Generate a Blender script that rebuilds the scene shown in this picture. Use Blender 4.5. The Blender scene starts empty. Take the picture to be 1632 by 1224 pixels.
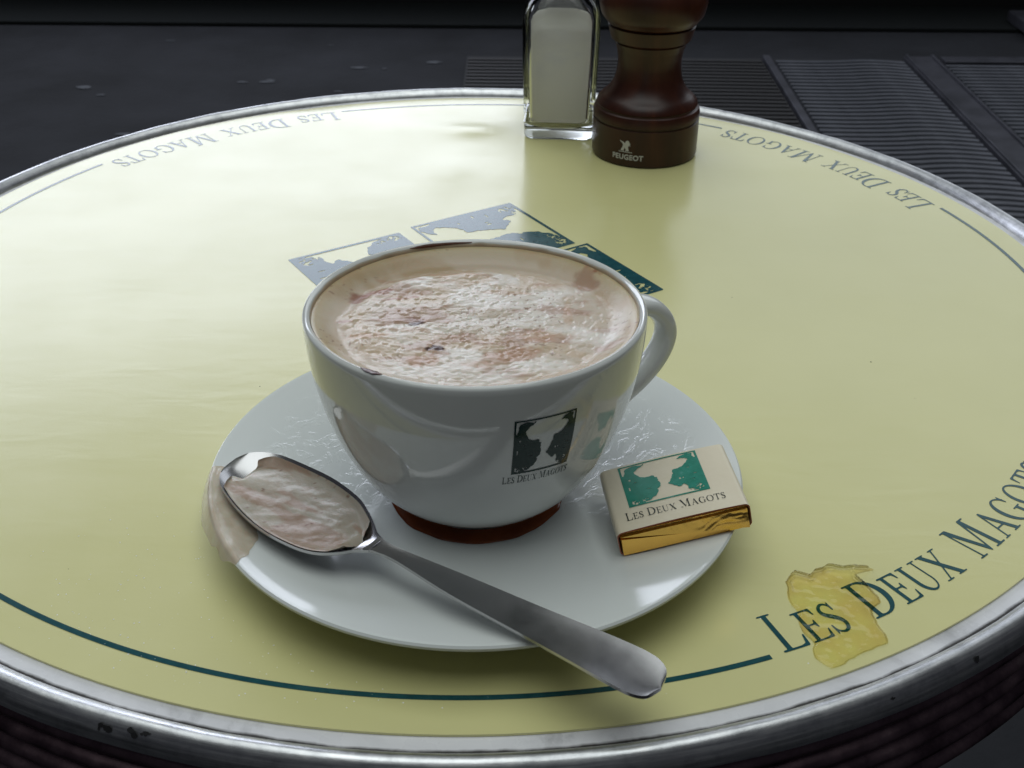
import bpy, bmesh, math, random
import numpy as np
from mathutils import Matrix, Vector
R = math.radians
random.seed(4)
sc = bpy.context.scene
C = sc.collection
ZT = 0.72                      # height of the printed table sheet above the floor

# ------------------------------------------------------------------ camera
cam_d = bpy.data.cameras.new('camera'); cam = bpy.data.objects.new('camera', cam_d); C.objects.link(cam)
PITCH, ROLL = .5432, .0083
cp, sp_, cr, sr = math.cos(PITCH), math.sin(PITCH), math.cos(ROLL), math.sin(ROLL)
rt, up, fw = Vector((1, 0, 0)), Vector((0, sp_, cp)), Vector((0, cp, -sp_))
ex = rt*cr + up*sr; ey = -rt*sr + up*cr
M = Matrix((ex, ey, -fw)).transposed().to_4x4(); M.translation = (0, 0, ZT+.2494)
cam.matrix_world = M
cam_d.sensor_width = 36; cam_d.lens = 1917.1/1632*36
cam_d.clip_start = .01; cam_d.clip_end = 60
cam_d.dof.use_dof = True; cam_d.dof.focus_distance = .42; cam_d.dof.aperture_fstop = 42
sc.camera = cam

# ------------------------------------------------------------------ light: open street front behind the table, pale roof light above
w = bpy.data.worlds.new('World'); sc.world = w; w.use_nodes = True
w.node_tree.nodes['Background'].inputs[0].default_value = (.80, .84, 1.0, 1)
w.node_tree.nodes['Background'].inputs[1].default_value = .036
def area(name, loc, target, sx, sy, radiance, col):
    d = bpy.data.lights.new(name, 'AREA'); d.shape = 'RECTANGLE'; d.size = sx; d.size_y = sy
    d.energy = radiance*math.pi*sx*sy; d.color = col
    o = bpy.data.objects.new(name, d); C.objects.link(o); o.location = loc
    o.rotation_euler = (Vector(target)-Vector(loc)).to_track_quat('-Z', 'Y').to_euler()
    return o
area('street_opening_light', (-1.72, 4.49, ZT+1.62), (0, .5, ZT), 3.9, 1.62, 4.3, (.82, .875, 1.0))
area('shaded_street_light', (1.98, 4.45, ZT+1.95), (0, .5, ZT), 3.3, 2.1, 1.15, (.86, .93, 1.0))
area('roof_light', (-.15, .36, ZT+2.1), (-.15, .361, ZT), 2.2, 2.4, 1.85, (.94, 1.0, .975))
vs = sc.view_settings
vs.view_transform = 'Standard'; vs.look = 'None'; vs.exposure = .03; vs.gamma = 1; vs.use_curve_mapping = False

# ------------------------------------------------------------------ helpers
def link(o, parent=None):
    C.objects.link(o)
    if parent is not None: o.parent = parent
    return o
def tag(o, label=None, cat=None, group=None, kind=None):
    if label: o['label'] = label
    if cat: o['category'] = cat
    if group: o['group'] = group
    if kind: o['kind'] = kind
    return o
def thing(name, label, cat, loc=(0, 0, 0), rot=(0, 0, 0), group=None):
    o = bpy.data.objects.new(name, None); o.empty_display_size = .02
    o.location = loc; o.rotation_euler = rot
    link(o); return tag(o, label, cat, group)
def mesh(name, V, F, m, parent=None, smooth=True, sharp=40, loc=None, col=None):
    me = bpy.data.meshes.new(name)
    me.from_pydata([tuple(map(float, v)) for v in V], [], [tuple(map(int, f)) for f in F])
    me.validate(); me.update()
    if smooth:
        me.polygons.foreach_set('use_smooth', [True]*len(me.polygons))
        if sharp: me.set_sharp_from_angle(angle=R(sharp))
    if m: me.materials.append(m)
    if col is not None:
        a = me.color_attributes.new('tint', 'FLOAT_COLOR', 'POINT')
        a.data.foreach_set('color', np.c_[col, np.ones(len(col))].astype(np.float32).ravel())
    o = bpy.data.objects.new(name, me)
    if loc: o.location = loc
    return link(o, parent)
def lathe(prof, n=96, cap0=True, cap1=True, closed=False):
    V, F = [], []
    k = len(prof)
    for r, z in prof:
        for i in range(n):
            a = 2*math.pi*i/n; V.append((r*math.cos(a), r*math.sin(a), z))
    for j in range(k if closed else k-1):
        j2 = (j+1) % k
        for i in range(n):
            i2 = (i+1) % n; F.append((j*n+i, j*n+i2, j2*n+i2, j2*n+i))
    if not closed:
        if cap0: F.append(tuple(range(n-1, -1, -1)))
        if cap1: F.append(tuple((k-1)*n+i for i in range(n)))
    return V, F
def spline(P, n=8):
    P = np.array(P, float); out = []
    for i in range(len(P)-1):
        p0 = P[max(i-1, 0)]; p1 = P[i]; p2 = P[i+1]; p3 = P[min(i+2, len(P)-1)]
        for t in np.linspace(0, 1, n, endpoint=False):
            out.append(.5*((2*p1)+(p2-p0)*t+(2*p0-5*p1+4*p2-p3)*t*t+(3*p1-p0-3*p2+p3)*t**3))
    out.append(P[-1]); return np.array(out)
def box(x0, x1, y0, y1, z0, z1, bev=0):
    bm = bmesh.new(); bmesh.ops.create_cube(bm, size=1)
    for v in bm.verts:
        v.co = ((x0+x1)/2+v.co.x*(x1-x0), (y0+y1)/2+v.co.y*(y1-y0), (z0+z1)/2+v.co.z*(z1-z0))
    if bev: bmesh.ops.bevel(bm, geom=list(bm.edges), offset=bev, segments=2, profile=.5, affect='EDGES')
    bm.verts.index_update()
    V = [tuple(v.co) for v in bm.verts]; F = [tuple(v.index for v in f.verts) for f in bm.faces]
    bm.free(); return V, F
# smooth value noise, numpy
_rng = np.random.default_rng(11); _tab = _rng.random((256, 256))
def vnoise(x, y):
    x = np.asarray(x, float); y = np.asarray(y, float)
    xi = np.floor(x).astype(int); yi = np.floor(y).astype(int); fx = x-xi; fy = y-yi
    fx = fx*fx*fx*(fx*(fx*6-15)+10); fy = fy*fy*fy*(fy*(fy*6-15)+10)
    g = lambda a, b: _tab[a & 255, b & 255]
    return (g(xi, yi)*(1-fx)+g(xi+1, yi)*fx)*(1-fy)+(g(xi, yi+1)*(1-fx)+g(xi+1, yi+1)*fx)*fy
def fbm(x, y, o=4, g=.5):
    s = 0; a = 1; t = 0
    for i in range(o):
        s = s+a*vnoise(x*2**i+17.3*i, y*2**i+9.1*i); t += a; a *= g
    return s/t
def sstep(a, b, x):
    t = np.clip((x-a)/(b-a), 0, 1); return t*t*(3-2*t)

# ------------------------------------------------------------------ materials
def mat(name, col=(.5, .5, .5), rough=.5, metal=0, **k):
    m = bpy.data.materials.new(name); m.use_nodes = True
    nt = m.node_tree; b = nt.nodes['Principled BSDF']
    b.inputs['Base Color'].default_value = (*col, 1); b.inputs['Roughness'].default_value = rough
    b.inputs['Metallic'].default_value = metal
    for key, v in k.items():
        b.inputs[key.replace('_', ' ')].default_value = v
    return m, nt, b
def N(nt, t, **k):
    n = nt.nodes.new(t)
    for key, v in k.items():
        if key in n.inputs: n.inputs[key].default_value = v
        else: setattr(n, key, v)
    return n
def coords(nt, scale=(1, 1, 1)):
    tc = N(nt, 'ShaderNodeTexCoord'); mp = N(nt, 'ShaderNodeMapping'); mp.inputs['Scale'].default_value = scale
    nt.links.new(tc.outputs['Object'], mp.inputs['Vector']); return mp.outputs['Vector']
def noise(nt, scale, detail=4, rough=.55, vec=None, dist=0):
    n = N(nt, 'ShaderNodeTexNoise'); n.inputs['Scale'].default_value = scale; n.inputs['Detail'].default_value = detail
    n.inputs['Roughness'].default_value = rough; n.inputs['Distortion'].default_value = dist
    nt.links.new(vec if vec else coords(nt), n.inputs['Vector']); return n.outputs['Fac']
def ramp(nt, fac, stops):
    r = N(nt, 'ShaderNodeValToRGB'); e = r.color_ramp.elements
    while len(e) > 1: e.remove(e[-1])
    for i, (p, c) in enumerate(stops):
        if not isinstance(c, tuple): c = (c, c, c)
        q = e[0] if i == 0 else e.new(p)
        q.position = p; q.color = (*c, 1)
    nt.links.new(fac, r.inputs['Fac']); return r.outputs['Color']
def bump(nt, b, h, strength=.2, dist=.001, prev=None):
    n = N(nt, 'ShaderNodeBump'); n.inputs['Strength'].default_value = strength; n.inputs['Distance'].default_value = dist
    nt.links.new(h, n.inputs['Height'])
    if prev: nt.links.new(prev, n.inputs['Normal'])
    nt.links.new(n.outputs['Normal'], b.inputs['Normal']); return n.outputs['Normal']

MT = {}
# printed cream sheet under varnish
m, nt, b = mat('cream_sheet', (.66, .62, .31), .2, IOR=1.5, Coat_Weight=.6, Coat_Roughness=.55)
nt.links.new(ramp(nt, noise(nt, 9, 5), [(.3, (.625, .60, .275)), (.7, (.675, .645, .305))]), b.inputs['Base Color'])
nt.links.new(ramp(nt, noise(nt, 22, 6, .6), [(.3, .17), (.75, .27)]), b.inputs['Roughness'])
p = bump(nt, b, noise(nt, 900, 2), .06, .0002)
bump(nt, b, noise(nt, 30, 3, .5, coords(nt, (1, 3, 1)), .6), .05, .002, p)
MT['sheet'] = m
m, nt, b = mat('green_print', (.006, .095, .085), .2, IOR=1.5)
nt.links.new(ramp(nt, noise(nt, 300, 4), [(.3, (.006, .056, .068)), (.75, (.014, .085, .098))]), b.inputs['Base Color'])
MT['ink'] = m
m, nt, b = mat('cup_print', (.004, .03, .028), .12, IOR=1.3); MT['cupink'] = m
m, nt, b = mat('black_print', (.02, .03, .025), .3); MT['blackink'] = m
m, nt, b = mat('wrapper_print', (.012, .24, .17), .3)
nt.links.new(ramp(nt, noise(nt, 260, 5, .7), [(.35, (.006, .19, .125)), (.62, (.015, .25, .18)), (.75, (.2, .42, .38))]), b.inputs['Base Color'])
MT['wrapink'] = m
m, nt, b = mat('white_print', (.52, .52, .51), .4); MT['whiteink'] = m
# marble
m, nt, b = mat('white_marble', (.6, .6, .62), .25)
mc = ramp(nt, noise(nt, 24, 7, .62, dist=1.5), [(.3, (.46, .46, .48)), (.45, (.66, .66, .69)), (.7, (.76, .76, .79))])
tc = N(nt, 'ShaderNodeTexCoord'); fl_ = N(nt, 'ShaderNodeVectorMath', operation='MULTIPLY'); fl_.inputs[1].default_value = (1, 1, 0)
nt.links.new(tc.outputs['Object'], fl_.inputs[0]); le = N(nt, 'ShaderNodeVectorMath', operation='LENGTH'); nt.links.new(fl_.outputs[0], le.inputs[0])
ad = N(nt, 'ShaderNodeMath', operation='MULTIPLY_ADD'); nt.links.new(noise(nt, 90, 4), ad.inputs[0]); ad.inputs[1].default_value = .0022; nt.links.new(le.outputs['Value'], ad.inputs[2])
gr_ = N(nt, 'ShaderNodeMapRange'); gr_.inputs['From Min'].default_value = .2808; gr_.inputs['From Max'].default_value = .2818; nt.links.new(ad.outputs[0], gr_.inputs['Value'])
mxg = N(nt, 'ShaderNodeMix', data_type='RGBA'); nt.links.new(gr_.outputs[0], mxg.inputs['Factor']); nt.links.new(mc, mxg.inputs['A']); mxg.inputs['B'].default_value = (.035, .032, .03, 1)
nt.links.new(mxg.outputs['Result'], b.inputs['Base Color'])
nt.links.new(ramp(nt, noise(nt, 60, 5), [(.3, .2), (.7, .4)]), b.inputs['Roughness'])
MT['marble'] = m
# worn aluminium edge
m, nt, b = mat('worn_aluminium', (.62, .63, .66), .3, 1)
tc = N(nt, 'ShaderNodeTexCoord'); sx = N(nt, 'ShaderNodeSeparateXYZ'); nt.links.new(tc.outputs['Object'], sx.inputs[0])
at = N(nt, 'ShaderNodeMath', operation='ARCTAN2'); nt.links.new(sx.outputs['Y'], at.inputs[0]); nt.links.new(sx.outputs['X'], at.inputs[1])
fl_ = N(nt, 'ShaderNodeVectorMath', operation='MULTIPLY'); fl_.inputs[1].default_value = (1, 1, 0); nt.links.new(tc.outputs['Object'], fl_.inputs[0])
le = N(nt, 'ShaderNodeVectorMath', operation='LENGTH'); nt.links.new(fl_.outputs[0], le.inputs[0])
cb = N(nt, 'ShaderNodeCombineXYZ'); nt.links.new(at.outputs[0], cb.inputs[0]); nt.links.new(le.outputs['Value'], cb.inputs[1]); nt.links.new(sx.outputs['Z'], cb.inputs[2])
ms = N(nt, 'ShaderNodeVectorMath', operation='MULTIPLY'); ms.inputs[1].default_value = (8, 900, 900); nt.links.new(cb.outputs[0], ms.inputs[0])
brush = noise(nt, 1.0, 5, .6, ms.outputs[0])
nt.links.new(ramp(nt, noise(nt, 160, 5, .65), [(.3, (.46, .47, .49)), (.5, (.62, .63, .65)), (.7, (.70, .70, .71))]), b.inputs['Base Color'])
nt.links.new(ramp(nt, brush, [(.3, .30), (.7, .52)]), b.inputs['Roughness'])
p = bump(nt, b, noise(nt, 48, 2), .3, .0012)
p = bump(nt, b, brush, .12, .0003, p)
bump(nt, b, noise(nt, 500, 4, .7), .18, .0003, p)
MT['alu'] = m
m, nt, b = mat('tarnished_edge', (.10, .065, .075), .3, 1)
nt.links.new(ramp(nt, noise(nt, 45, 6, .7), [(.35, (.10, .065, .078)), (.6, (.22, .15, .17)), (.8, (.34, .29, .28))]), b.inputs['Base Color'])
nt.links.new(ramp(nt, noise(nt, 90, 4), [(.3, .25), (.7, .5)]), b.inputs['Roughness'])
MT['edge'] = m
m, nt, b = mat('black_pit', (.012, .012, .014), .7); MT['pit'] = m
m, nt, b = mat('cast_iron', (.03, .03, .032), .5, .6); bump(nt, b, noise(nt, 120, 4), .3, .001); MT['iron'] = m
# porcelain
m, nt, b = mat('porcelain', (.70, .72, .71), .09, IOR=1.5, Coat_Weight=.4, Coat_Roughness=.03)
nt.links.new(ramp(nt, noise(nt, 30, 4), [(.3, (.67, .69, .68)), (.7, (.72, .735, .725))]), b.inputs['Base Color'])
bump(nt, b, noise(nt, 60, 2), .02, .0006)
MT['china'] = m
# saucer: the same glaze, filmed with dried water runs
m, nt, b = mat('wet_porcelain', (.68, .71, .70), .12, IOR=1.5)
film = noise(nt, 46, 5, .62, dist=1.1)
tc = N(nt, 'ShaderNodeTexCoord'); sx = N(nt, 'ShaderNodeSeparateXYZ'); nt.links.new(tc.outputs['Object'], sx.inputs[0])
mr = N(nt, 'ShaderNodeMapRange'); mr.inputs['From Min'].default_value = -.022; mr.inputs['From Max'].default_value = .015
nt.links.new(sx.outputs['Y'], mr.inputs['Value'])
ln = N(nt, 'ShaderNodeVectorMath', operation='LENGTH'); 
cx_ = N(nt, 'ShaderNodeCombineXYZ'); nt.links.new(sx.outputs['X'], cx_.inputs[0]); nt.links.new(sx.outputs['Y'], cx_.inputs[1])
nt.links.new(cx_.outputs[0], ln.inputs[0])
mr2 = N(nt, 'ShaderNodeMapRange'); mr2.inputs['From Min'].default_value = .081; mr2.inputs['From Max'].default_value = .074
nt.links.new(ln.outputs['Value'], mr2.inputs['Value'])
mu = N(nt, 'ShaderNodeMath', operation='MULTIPLY'); nt.links.new(mr.outputs[0], mu.inputs[0]); nt.links.new(mr2.outputs[0], mu.inputs[1])
streak = ramp(nt, noise(nt, 75, 4, .6, dist=2.6), [(.53, 0.), (.60, 1.)])
fm = N(nt, 'ShaderNodeMath', operation='MULTIPLY'); nt.links.new(streak, fm.inputs[0]); nt.links.new(mu.outputs[0], fm.inputs[1])
fine = noise(nt, 230, 5, .7, dist=.8)
fh = N(nt, 'ShaderNodeMath', operation='MULTIPLY'); nt.links.new(fine, fh.inputs[0]); nt.links.new(fm.outputs[0], fh.inputs[1])
bump(nt, b, fh.outputs[0], .26, .0008)
MT['saucer'] = m
# steel
m, nt, b = mat('stainless_steel', (.47, .465, .475), .2, 1)
nt.links.new(ramp(nt, noise(nt, 120, 5, .7), [(.3, .22), (.7, .27)]), b.inputs['Roughness'])
MT['steel'] = m
# foam (colour from the foam's own cocoa pattern)
def foam_mat(name, rough):
    m, nt, b = mat(name, (.7, .6, .5), rough, IOR=1.4, Subsurface_Weight=.25, Subsurface_Scale=.002)
    a = N(nt, 'ShaderNodeVertexColor', layer_name='tint'); nt.links.new(a.outputs['Color'], b.inputs['Base Color'])
    bump(nt, b, noise(nt, 900, 4, .6), .25, .0004)
    return m
MT['foam'] = foam_mat('milk_foam', .27)
MT['foam2'] = foam_mat('settled_froth', .30)
MT['slop'] = foam_mat('runny_froth', .16); MT['slop'].node_tree.nodes['Principled BSDF'].inputs['Alpha'].default_value = .78
# coffee and stains
def film_mat(name, tint, gl=.05):
    m = bpy.data.materials.new(name); m.use_nodes = True; nt = m.node_tree; nt.nodes.clear()
    o = N(nt, 'ShaderNodeOutputMaterial'); mx = N(nt, 'ShaderNodeMixShader'); t = N(nt, 'ShaderNodeBsdfTransparent')
    g = N(nt, 'ShaderNodeBsdfGlossy'); g.inputs['Roughness'].default_value = gl; fr = N(nt, 'ShaderNodeFresnel'); fr.inputs[0].default_value = 1.34
    nt.links.new(ramp(nt, noise(nt, 90, 4), [(.3, tint), (.75, tuple(min(1, c*1.12+.03) for c in tint))]), t.inputs['Color'])
    nt.links.new(fr.outputs[0], mx.inputs[0]); nt.links.new(t.outputs[0], mx.inputs[1]); nt.links.new(g.outputs[0], mx.inputs[2])
    nt.links.new(mx.outputs[0], o.inputs['Surface']); return m
MT['spill'] = film_mat('thin_coffee', (.975, .87, .68))
m, nt, b = mat('dark_coffee', (.11, .022, .006), .06, IOR=1.34); 
nt.links.new(ramp(nt, noise(nt, 60, 3), [(.3, (.13, .026, .006)), (.7, (.25, .06, .014))]), b.inputs['Base Color']); MT['coffee'] = m
# wrapper
m, nt, b = mat('cream_paper', (.66, .57, .42), .33, IOR=1.45)
nt.links.new(ramp(nt, noise(nt, 50, 5), [(.3, (.70, .62, .47)), (.7, (.76, .69, .54))]), b.inputs['Base Color'])
bump(nt, b, noise(nt, 80, 3), .4, .0010)
MT['paper'] = m
m, nt, b = mat('red_paper_edge', (.30, .06, .02), .5); MT['paperedge'] = m
m, nt, b = mat('gold_foil', (.86, .52, .12), .22, 1)
p = bump(nt, b, noise(nt, 95, 2, .5, None, .8), .6, .0014); bump(nt, b, noise(nt, 700, 3), .12, .0003, p)
MT['gold'] = m
# glass, salt, wood
m, nt, b = mat('clear_glass', (.95, .98, .97), .02, IOR=1.48, Transmission_Weight=1.0); MT['glass'] = m
m = bpy.data.materials.new('glass_wall'); m.use_nodes = True; nt = m.node_tree; nt.nodes.clear()
o_ = N(nt, 'ShaderNodeOutputMaterial'); mx_ = N(nt, 'ShaderNodeMixShader'); t_ = N(nt, 'ShaderNodeBsdfTransparent'); t_.inputs[0].default_value = (.97, .98, .97, 1)
g_l = N(nt, 'ShaderNodeBsdfGlossy'); g_l.inputs['Roughness'].default_value = .04; fr_ = N(nt, 'ShaderNodeFresnel'); fr_.inputs[0].default_value = 1.4
nt.links.new(fr_.outputs[0], mx_.inputs[0]); nt.links.new(t_.outputs[0], mx_.inputs[1]); nt.links.new(g_l.outputs[0], mx_.inputs[2])
lw = N(nt, 'ShaderNodeLayerWeight'); lw.inputs[0].default_value = .5; mx2 = N(nt, 'ShaderNodeMixShader'); gl2 = N(nt, 'ShaderNodeBsdfGlass'); gl2.inputs['Color'].default_value = (.95, .98, .96, 1); gl2.inputs['Roughness'].default_value = .05; gl2.inputs['IOR'].default_value = 1.45
nt.links.new(ramp(nt, lw.outputs['Facing'], [(.6, 0.), (.85, .8)]), mx2.inputs[0]); nt.links.new(mx_.outputs[0], mx2.inputs[1]); nt.links.new(gl2.outputs[0], mx2.inputs[2]); nt.links.new(mx2.outputs[0], o_.inputs['Surface'])
MT['glasswall'] = m
m = bpy.data.materials.new('salt'); m.use_nodes = True; nt = m.node_tree; nt.nodes.clear()
o_ = N(nt, 'ShaderNodeOutputMaterial'); mx_ = N(nt, 'ShaderNodeMixShader'); mx_.inputs[0].default_value = .78
d_ = N(nt, 'ShaderNodeBsdfDiffuse'); d_.inputs[0].default_value = (.93, .92, .88, 1); t_ = N(nt, 'ShaderNodeBsdfTranslucent'); t_.inputs[0].default_value = (.98, .95, .90, 1)
nt.links.new(d_.outputs[0], mx_.inputs[1]); nt.links.new(t_.outputs[0], mx_.inputs[2]); nt.links.new(mx_.outputs[0], o_.inputs['Surface'])
bn = N(nt, 'ShaderNodeBump'); bn.inputs['Strength'].default_value = .5; bn.inputs['Distance'].default_value = .0006; nt.links.new(noise(nt, 1500, 3), bn.inputs['Height']); nt.links.new(bn.outputs[0], d_.inputs['Normal'])
MT['salt'] = m
m, nt, b = mat('cap_metal', (.6, .6, .6), .25, 1); MT['cap'] = m
m, nt, b = mat('dark_wood', (.055, .016, .008), .36, IOR=1.45)
g = noise(nt, 60, 6, .6, coords(nt, (1, 1, .12)), .6)
nt.links.new(ramp(nt, g, [(.3, (.020, .005, .003)), (.5, (.040, .010, .005)), (.75, (.068, .019, .009))]), b.inputs['Base Color'])
bump(nt, b, g, .06, .0005)
MT['wood'] = m
# floor
m, nt, b = mat('dark_floor', (.05, .05, .055), .85, IOR=1.25)
g = noise(nt, 3, 7, .6)
nt.links.new(ramp(nt, g, [(.3, (.016, .0165, .0185)), (.7, (.031, .032, .037))]), b.inputs['Base Color'])
bump(nt, b, noise(nt, 60, 5), .3, .004)
MT['floor'] = m
m, nt, b = mat('floor_band', (.010, .0118, .0118), .85, IOR=1.25); MT['band'] = m
m, nt, b = mat('black_wall', (.004, .004, .0045), .8); MT['black'] = m
m, nt, b = mat('rubber_rib', (.06, .065, .085), .5)
nt.links.new(ramp(nt, noise(nt, 9, 4), [(.35, (.05, .054, .066)), (.65, (.11, .115, .135))]), b.inputs['Base Color']); MT['rubber'] = m
m, nt, b = mat('dark_rubber_rib', (.012, .011, .012), .6); MT['rubber2'] = m
m, nt, b = mat('mat_backing', (.008, .008, .010), .8); MT['backing'] = m
m, nt, b = mat('bar_metal', (.07, .072, .085), .42, .5)
nt.links.new(ramp(nt, noise(nt, 14, 5), [(.3, (.045, .046, .055)), (.7, (.1, .1, .12))]), b.inputs['Base Color']); MT['bar'] = m
m, nt, b = mat('pale_speck', (.07, .075, .085), .9); MT['speck'] = m
m, nt, b = mat('crumb', (.95, .95, .92), .4); MT['crumb'] = m
m, nt, b = mat('dark_crumb', (.03, .025, .02), .8); MT['dcrumb'] = m

# ------------------------------------------------------------------ flat print: implicit shapes contoured to a mesh
def f_box(X, Y, x0, x1, y0, y1): return np.minimum(np.minimum(X-x0, x1-X), np.minimum(Y-y0, y1-Y))
def f_poly(X, Y, P):
    P = np.array(P, float); d = np.full(X.shape, 9.); ins = np.zeros(X.shape, bool)
    for (x0, y0), (x1, y1) in zip(P, np.roll(P, -1, 0)):
        dx, dy = x1-x0, y1-y0
        t = np.clip(((X-x0)*dx+(Y-y0)*dy)/(dx*dx+dy*dy+1e-12), 0, 1)
        d = np.minimum(d, np.hypot(X-x0-t*dx, Y-y0-t*dy))
        c = ((y0 > Y) != (y1 > Y)) & (X < dx*(Y-y0)/(dy if abs(dy) > 1e-12 else 1e-12)+x0)
        ins ^= c
    return np.where(ins, d, -d)
def f_ell(X, Y, cx, cy, rx, ry): return (1-np.hypot((X-cx)/rx, (Y-cy)/ry))*min(rx, ry)
def f_stroke(X, Y, P, r):
    Q = spline(np.c_[P, r], 14); f = np.full(X.shape, -9.)
    for x, y, q in Q: f = np.maximum(f, q-np.hypot(X-x, Y-y))
    return f
def contour(fn, x0, x1, y0, y1, n, merge=True):
    """mesh of fn>0 on a grid; returns V (k,2), F"""
    st = (y1-y0)/n; nx = max(2, int(math.ceil((x1-x0)/st)))
    xs = np.linspace(x0, x1, nx+1); ys = np.linspace(y0, y1, n+1)
    X, Y = np.meshgrid(xs, ys, indexing='ij'); f = fn(X, Y); f = np.where(np.abs(f) < 1e-9, -1e-9, f)
    I = f > 0; V, F, vid = [], [], {}
    def gv(i, j):
        k = (i, j)
        if k not in vid: vid[k] = len(V); V.append((xs[i], ys[j]))
        return vid[k]
    def ev(a, b):
        k = (a, b) if a < b else (b, a)
        if k not in vid:
            fa, fb = f[k[0]], f[k[1]]; t = fa/(fa-fb); vid[k] = len(V)
            V.append((xs[k[0][0]]*(1-t)+xs[k[1][0]]*t, ys[k[0][1]]*(1-t)+ys[k[1][1]]*t))
        return vid[k]
    cnt = I[:-1, :-1].astype(int)+I[1:, :-1]+I[1:, 1:]+I[:-1, 1:]
    for j in range(n):
        i = 0
        while i < nx:
            c = cnt[i, j]
            if c == 0: i += 1; continue
            if c == 4:
                k = i+1
                if merge:
                    while k < nx and cnt[k, j] == 4: k += 1
                F.append((gv(i, j), gv(k, j), gv(k, j+1), gv(i, j+1))); i = k; continue
            q = [(i, j), (i+1, j), (i+1, j+1), (i, j+1)]; lo = []
            for a, b_ in zip(q, q[1:]+q[:1]):
                if I[a]: lo.append(gv(*a))
                if I[a] != I[b_]: lo.append(ev(a, b_))
            if len(lo) >= 3: F.append(tuple(lo))
            i += 1
    return np.array(V), F
def glyph(ch):
    """old-style roman capital, cap height 1: (width, function)"""
    B = f_box; mx = lambda *a: np.maximum.reduce(a); mn = np.minimum
    T, h = .13, .05
    if ch == 'L': return .74, lambda X, Y: mx(B(X, Y, .12, .12+T, 0, 1), B(X, Y, 0, .37, 1-.04, 1), B(X, Y, 0, .66, 0, h), f_poly(X, Y, [(.5, 0), (.70, 0), (.74, .30), (.70, .30), (.62, .08), (.5, .05)]))
    if ch == 'E': return .72, lambda X, Y: mx(B(X, Y, .12, .12+T, 0, 1), B(X, Y, 0, .62, 1-h, 1), B(X, Y, 0, .66, 0, h), B(X, Y, .2, .48, .49, .54),
        f_poly(X, Y, [(.46, 1), (.66, 1), (.68, .76), (.64, .76), (.58, .92), (.46, .95)]), f_poly(X, Y, [(.46, 0), (.68, 0), (.72, .28), (.68, .28), (.6, .08), (.46, .05)]), f_poly(X, Y, [(.44, .49), (.5, .38), (.53, .38), (.53, .65), (.5, .65), (.44, .54)]))
    if ch == 'S': return .60, lambda X, Y: mx(f_stroke(X, Y, [(.50, .80), (.42, .93), (.28, .965), (.14, .88), (.10, .74), (.18, .62), (.32, .52), (.45, .40), (.50, .25), (.42, .09), (.26, .035), (.12, .10), (.06, .24)], [.02, .03, .035, .05, .062, .07, .075, .07, .062, .05, .035, .03, .02]),
        f_poly(X, Y, [(.48, .70), (.53, .70), (.53, .98), (.49, .98), (.46, .86)]), f_poly(X, Y, [(.03, .02), (.07, .02), (.10, .14), (.08, .32), (.03, .32)]))
    if ch == 'D': return .92, lambda X, Y: mx(B(X, Y, .12, .12+T, 0, 1), B(X, Y, 0, .4, 1-.045, 1), B(X, Y, 0, .4, 0, .045),
        mn(mn(f_ell(X, Y, .36, .5, .54, .5), -f_ell(X, Y, .34, .5, .40, .45)), X-.22))
    if ch == 'U': return .88, lambda X, Y: mx(B(X, Y, .12, .25, .35, 1), B(X, Y, .70, .755, .35, 1), B(X, Y, 0, .37, .96, 1), B(X, Y, .57, .88, .96, 1),
        mn(mn(f_ell(X, Y, .4375, .36, .3175, .38), -f_ell(X, Y, .475, .37, .225, .33)), .36-Y))
    if ch == 'X': return .92, lambda X, Y: mx(f_poly(X, Y, [(.08, 1), (.26, 1), (.84, 0), (.66, 0)]), f_poly(X, Y, [(.74, 1), (.80, 1), (.18, 0), (.12, 0)]),
        B(X, Y, 0, .36, .96, 1), B(X, Y, .62, .92, .96, 1), B(X, Y, 0, .30, 0, .04), B(X, Y, .55, .92, 0, .04))
    if ch == 'M': return 1.14, lambda X, Y: mx(B(X, Y, .12, .17, 0, 1), B(X, Y, .86, .99, 0, 1), f_poly(X, Y, [(.10, 1), (.26, 1), (.60, .12), (.53, .0)]), f_poly(X, Y, [(.86, 1), (.93, 1), (.56, .0), (.53, .05)]),
        B(X, Y, 0, .24, .96, 1), B(X, Y, .86, 1.13, .96, 1), B(X, Y, 0, .30, 0, .04), B(X, Y, .74, 1.13, 0, .04))
    if ch == 'A': return .94, lambda X, Y: mx(f_poly(X, Y, [(.44, 1), (.52, 1), (.86, 0), (.70, 0), (.42, .86)]), f_poly(X, Y, [(.44, 1), (.48, .92), (.17, 0), (.11, 0)]), B(X, Y, .24, .66, .33, .375),
        B(X, Y, 0, .28, 0, .04), B(X, Y, .58, .95, 0, .04))
    if ch == 'G': return .96, lambda X, Y: mx(mn(mn(f_ell(X, Y, .47, .5, .45, .51), -f_ell(X, Y, .49, .5, .31, .46)), np.maximum(np.maximum(.64-X, Y-.80), .10-Y)),
        B(X, Y, .70, .83, .06, .42), B(X, Y, .58, .94, .40, .44), f_poly(X, Y, [(.76, .68), (.80, .68), (.80, .98), (.77, .98), (.70, .86)]), f_poly(X, Y, [(.6, .01), (.72, .06), (.83, .10), (.83, .16), (.7, .12), (.6, .07)]))
    if ch == 'O': return .98, lambda X, Y: mn(f_ell(X, Y, .49, .5, .47, .51), -f_ell(X, Y, .49, .5, .33, .46))
    if ch == 'T': return .82, lambda X, Y: mx(B(X, Y, .345, .475, 0, 1), B(X, Y, .04, .78, .95, 1), B(X, Y, .22, .60, 0, .04), f_poly(X, Y, [(.04, 1), (.0, .72), (.04, .72), (.12, .92), (.2, .95), (.2, 1)]), f_poly(X, Y, [(.78, 1), (.82, .72), (.78, .72), (.70, .92), (.62, .95), (.62, 1)]))
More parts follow.
